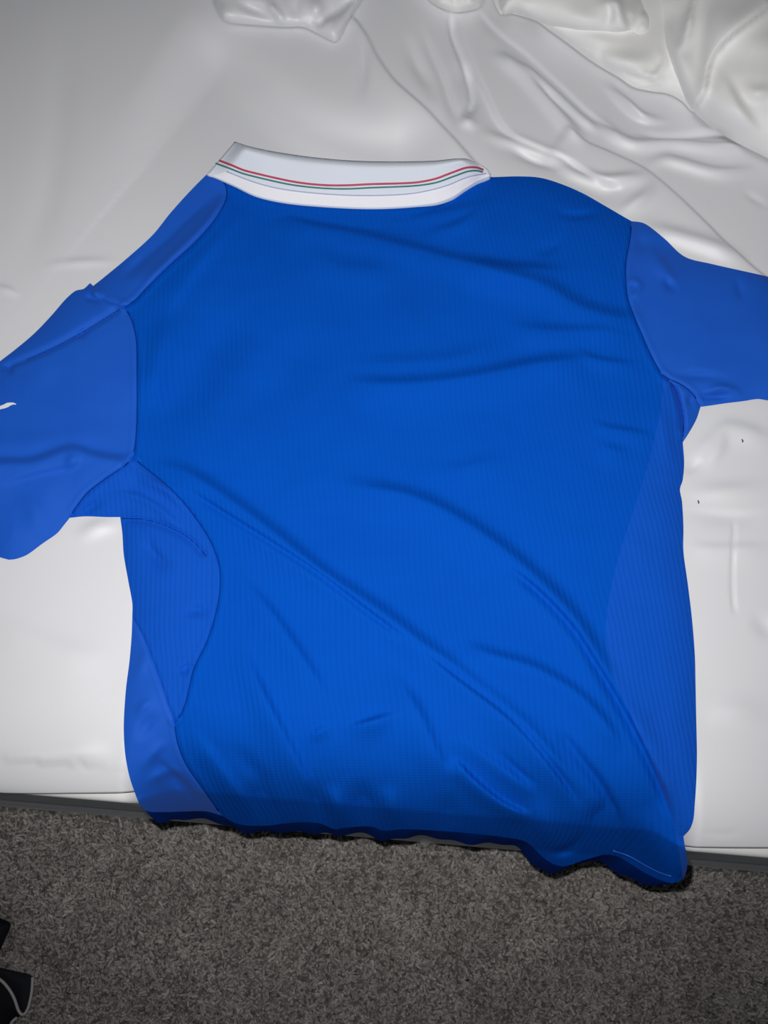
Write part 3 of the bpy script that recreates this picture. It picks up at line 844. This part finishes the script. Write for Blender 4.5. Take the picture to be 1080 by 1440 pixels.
hq = HEMC[(HEMC[:, 0] > 204)]  # dark strip along the front hem, standing in for the shadow below it
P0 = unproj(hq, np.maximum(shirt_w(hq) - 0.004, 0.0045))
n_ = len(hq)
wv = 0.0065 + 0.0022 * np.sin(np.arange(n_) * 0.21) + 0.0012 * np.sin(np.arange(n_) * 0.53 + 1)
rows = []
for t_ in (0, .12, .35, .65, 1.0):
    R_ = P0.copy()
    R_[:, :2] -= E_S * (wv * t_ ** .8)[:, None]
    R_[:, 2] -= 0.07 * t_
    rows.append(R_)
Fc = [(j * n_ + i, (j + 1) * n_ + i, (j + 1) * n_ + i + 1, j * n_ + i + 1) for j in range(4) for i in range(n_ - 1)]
o = mesh_obj('front_hem_shade', np.vstack(rows), Fc, M_SHADE, shirt)

# hem stitching near the right corner
st_px = spline([(862, 1196), (885, 1204), (908, 1217), (928, 1227), (944, 1232)], 5)
V, Fc = tube(unproj(st_px, shirt_w(st_px) + 0.0006), 0.0006, 5)
mesh_obj('hem_stitching', V, Fc, M_THREAD, shirt)

# dark seam threads along the joins
for k in ('sleeve_seam_r', 'sleeve_l_seam_up', 'sleeve_l_seam_low', 'side_seam', 'wrap_line_low', 'shoulder_seam', 'gusset_r_in'):
    q = S[k][2:-2:2]
    V, Fc = tube(unproj(q, shirt_w(q) + 0.0001), 0.00075, 5)
    mesh_obj('seam', V, Fc, M_SEAM, shirt)
for pts in ([(172, 433), (120, 465), (80, 487), (38, 506)], [(172, 729), (205, 731), (240, 742), (270, 760), (290, 782)]):
    q = spline(pts, 5)
    V, Fc = tube(unproj(q, shirt_w(q) + 0.0001), 0.0006, 5)
    mesh_obj('seam', V, Fc, M_SEAM, shirt)

# white tail mark printed on the left sleeve
def ribbon(name, pts, widths, mat, parent, lift, wfun):
    q = spline(pts, 3)
    wv = np.interp(np.linspace(0, 1, len(q)), np.linspace(0, 1, len(widths)), widths)
    t = np.gradient(q, axis=0); t /= np.linalg.norm(t, axis=1)[:, None]
    nrm = np.stack([-t[:, 1], t[:, 0]], 1)
    rows = [q + nrm * (wv * k)[:, None] for k in (-1, -.5, 0, .5, 1)]
    P = np.vstack(rows); n = len(q)
    Fc = [(r * n + i, r * n + i + 1, (r + 1) * n + i + 1, (r + 1) * n + i) for r in range(4) for i in range(n - 1)]
    Fc = [f[::-1] for f in Fc]
    return mesh_obj(name, unproj(P, wfun(P) + lift), Fc, mat, parent)
o = ribbon('printed_mark', [(-60, 600), (-40, 592), (-18, 580), (-4, 574.5), (6, 571.5), (13, 568.5), (19, 567.5), (22.5, 568.5)], [3, 3, 2, 1.1, 1.1, 2.2, 3.1, 0.6], M_WHITE, shirt, 0.0007, shirt_w)
o['label'] = 'white curved tail mark on the sleeve'

# ------------------------------------------------------------------ collar
NB = 110
bot = spline([(291, 245), (301, 248), (330, 261), (360, 275), (400, 284), (450, 289), (510, 292), (560, 291), (610, 286), (636, 277), (656, 264), (673, 254), (690, 247)], 2)
top = spline([(330, 199), (352, 206), (385, 213), (440, 221), (500, 226), (560, 227), (610, 226), (640, 223), (656, 223), (664, 226)], 2)
def resample(q, n):
    L = np.concatenate([[0], np.cumsum(np.linalg.norm(np.diff(q, axis=0), axis=1))])
    t = np.linspace(0, L[-1], n)
    return np.stack([np.interp(t, L, q[:, 0]), np.interp(t, L, q[:, 1])], 1)
bot, top = resample(bot, NB), resample(top, NB)
NV = 22
vv = np.linspace(0, 1, NV)
CP = np.array([bot * (1 - v) + top * v for v in vv])
# right end curls round
CP[:, -14:, 0] += (np.sin(vv * math.pi) * 7)[:, None] * np.linspace(0, 1, 14)[None]
flatP = CP.reshape(-1, 2)
vq = np.repeat(vv, NB)
uq = np.tile(np.linspace(0, 1, NB), NV)
ends = np.minimum(smooth01(uq / .06), smooth01((1 - uq) / .06))
CW = 0.017 + 0.3 * sheet_h(flatP) + (0.35 + 0.65 * ends) * (0.030 * vq - 0.009 * np.clip((vq - 0.85) / 0.15, 0, 1) ** 2) + 0.0010 * np.sin(uq * 19) * vq
CV = unproj(flatP, CW)
Fc = [(j * NB + i, j * NB + i + 1, (j + 1) * NB + i + 1, (j + 1) * NB + i) for j in range(NV - 1) for i in range(NB - 1)]
# thickness: an underside joined round the rim
n0 = len(CV)
rim = [i for i in range(NB)] + [j * NB + NB - 1 for j in range(1, NV)] + [(NV - 1) * NB + i for i in range(NB - 2, -1, -1)] + [j * NB for j in range(NV - 2, 0, -1)]
und = CV[rim].copy(); und[:, 2] -= np.maximum(CW[rim] - 0.010, 0.003)
V = np.vstack([CV, und])
for k in range(len(rim)):
    k2 = (k + 1) % len(rim)
    Fc.append((rim[k2], rim[k], n0 + k, n0 + k2))
collar = mesh_obj('collar', V, Fc, M_COLLAR, shirt)
collar['label'] = 'white ribbed fold-over collar with thin stripes'

def collar_w(P):
    out = np.zeros(len(P))
    for i, p in enumerate(P):
        d2 = ((flatP - p) ** 2).sum(1)
        k = np.argpartition(d2, 5)[:5]
        wgt = 1 / (d2[k] + 0.3)
        out[i] = (CW[k] * wgt).sum() / wgt.sum()
    return out

def between(name, lo, hi, mat, lift):
    lo, hi = resample(spline(lo, 3), 130), resample(spline(hi, 3), 130)
    R = np.array([lo * (1 - v) + hi * v for v in np.linspace(0, 1, 7)])
    P = R.reshape(-1, 2); n = 130
    Fc = [(j * n + i, j * n + i + 1, (j + 1) * n + i + 1, (j + 1) * n + i) for j in range(6) for i in range(n - 1)]
    return mesh_obj(name, unproj(P, collar_w(P) + lift), Fc, mat, collar)
LAV = [(318, 241), (360, 257), (400, 266.5), (460, 273), (520, 275), (580, 272), (625, 262), (658, 249), (684, 244)]
between('edge_band', [(300, 247.5), (330, 260.5), (360, 274.5), (400, 283.5), (450, 288.5), (510, 291.5), (560, 290.5), (610, 285.5), (636, 276.5), (656, 263.5), (673, 253.5), (689, 247)],
        LAV, M_BAND, 0.0008)
ribbon('stripe', LAV, [.9] * 5, M_LAV, collar, 0.0015, collar_w)
RED = [(308, 225.5), (325, 232), (345, 240), (400, 253), (430, 258), (460, 260.5), (490, 260.5), (520, 259), (580, 257), (610, 252), (635, 243), (655, 236), (670, 235.5), (680, 239)]
GRN = [(303, 229.5), (322, 236.5), (345, 245), (400, 258), (430, 262.5), (460, 265), (490, 265.5), (520, 264), (580, 261.5), (612, 257), (638, 248), (658, 241), (671, 240), (679, 242)]
ribbon('stripe', RED, [1.5] * 5, M_RED, collar, 0.0015, collar_w)
ribbon('stripe', GRN, [1.2] * 5, M_GREEN, collar, 0.0015, collar_w)

# ------------------------------------------------------------------ dark shorts on the carpet
def floor_pt(P, h):
    d = rays(P)
    t = (np.asarray(h) - CAMZ) / d[:, 2]
    return np.array([0, 0, CAMZ]) + d * t[:, None]

gx, gy = plane_hit((-60, 1390), 0.0)[0][:2]
gar = empty('shorts', (gx, gy, 0.0))
tag(gar, 'black shorts with white piping crumpled on the carpet', 'shorts')
CARP_H = 0.0145
def floor_cloth(name, outline, folds, mat, hmax, lift=0.0):
    poly = spline(outline, 5, closed=True)
    P, Fc = triangulate(poly, 4.0)
    d, _ = poly_dist(P, np.vstack([poly, poly[:1]])); d = np.abs(d)
    h = CARP_H + lift + hmax * (1 - np.exp(-d / 16)) + relief(P, folds)
    return mesh_obj(name, floor_pt(P, h), Fc, mat, gar)
floor_cloth('shorts_body', [(-190, 1285), (-110, 1268), (-40, 1280), (0, 1291), (9, 1294.5), (15.5, 1300), (9, 1317), (1, 1335), (-6, 1350), (0, 1362), (24, 1374), (30, 1400), (33, 1426), (24, 1431),
                            (17, 1437), (10, 1452), (-8, 1490), (-60, 1530), (-200, 1520)],
            [([(-150, 1330), (-60, 1340), (0, 1345)], 'r', 16, 0.008), ([(-120, 1440), (-40, 1420), (10, 1410)], 'r', 18, 0.007),
             ([(-60, 1300), (-30, 1320), (0, 1320)], 'r', 10, 0.005)], M_BLACK, 0.014)
flap = floor_cloth('leg_hem', [(-70, 1340), (-20, 1354), (0, 1360.5), (24, 1366), (46, 1373.5), (44.5, 1395), (40, 1416), (33, 1427), (26, 1420), (20, 1404), (12, 1390), (0, 1377.5), (-30, 1362)],
                   [([(-30, 1358), (10, 1368), (35, 1385)], 'r', 10, 0.003)], M_NAVY, 0.006, lift=0.016)
q = spline([(46, 1374), (44.5, 1395), (40, 1416), (35, 1425.5), (31, 1427), (26, 1421), (20, 1404), (12, 1390), (0, 1377.5), (-30, 1362), (-60, 1346)], 3)
V, Fc = tube(floor_pt(q, np.full(len(q), CARP_H + 0.0185)), 0.0021, 7)
o = mesh_obj('piping', V, Fc, M_PIPE, gar); o['label'] = 'off-white piping along the hem'
q = spline([(24, 1431), (17, 1437), (10, 1452), (-8, 1490)], 3)
V, Fc = tube(floor_pt(q, np.full(len(q), CARP_H + 0.003)), 0.0021, 7)
o = mesh_obj('piping', V, Fc, M_PIPE, gar); o['label'] = 'off-white piping along the hem'
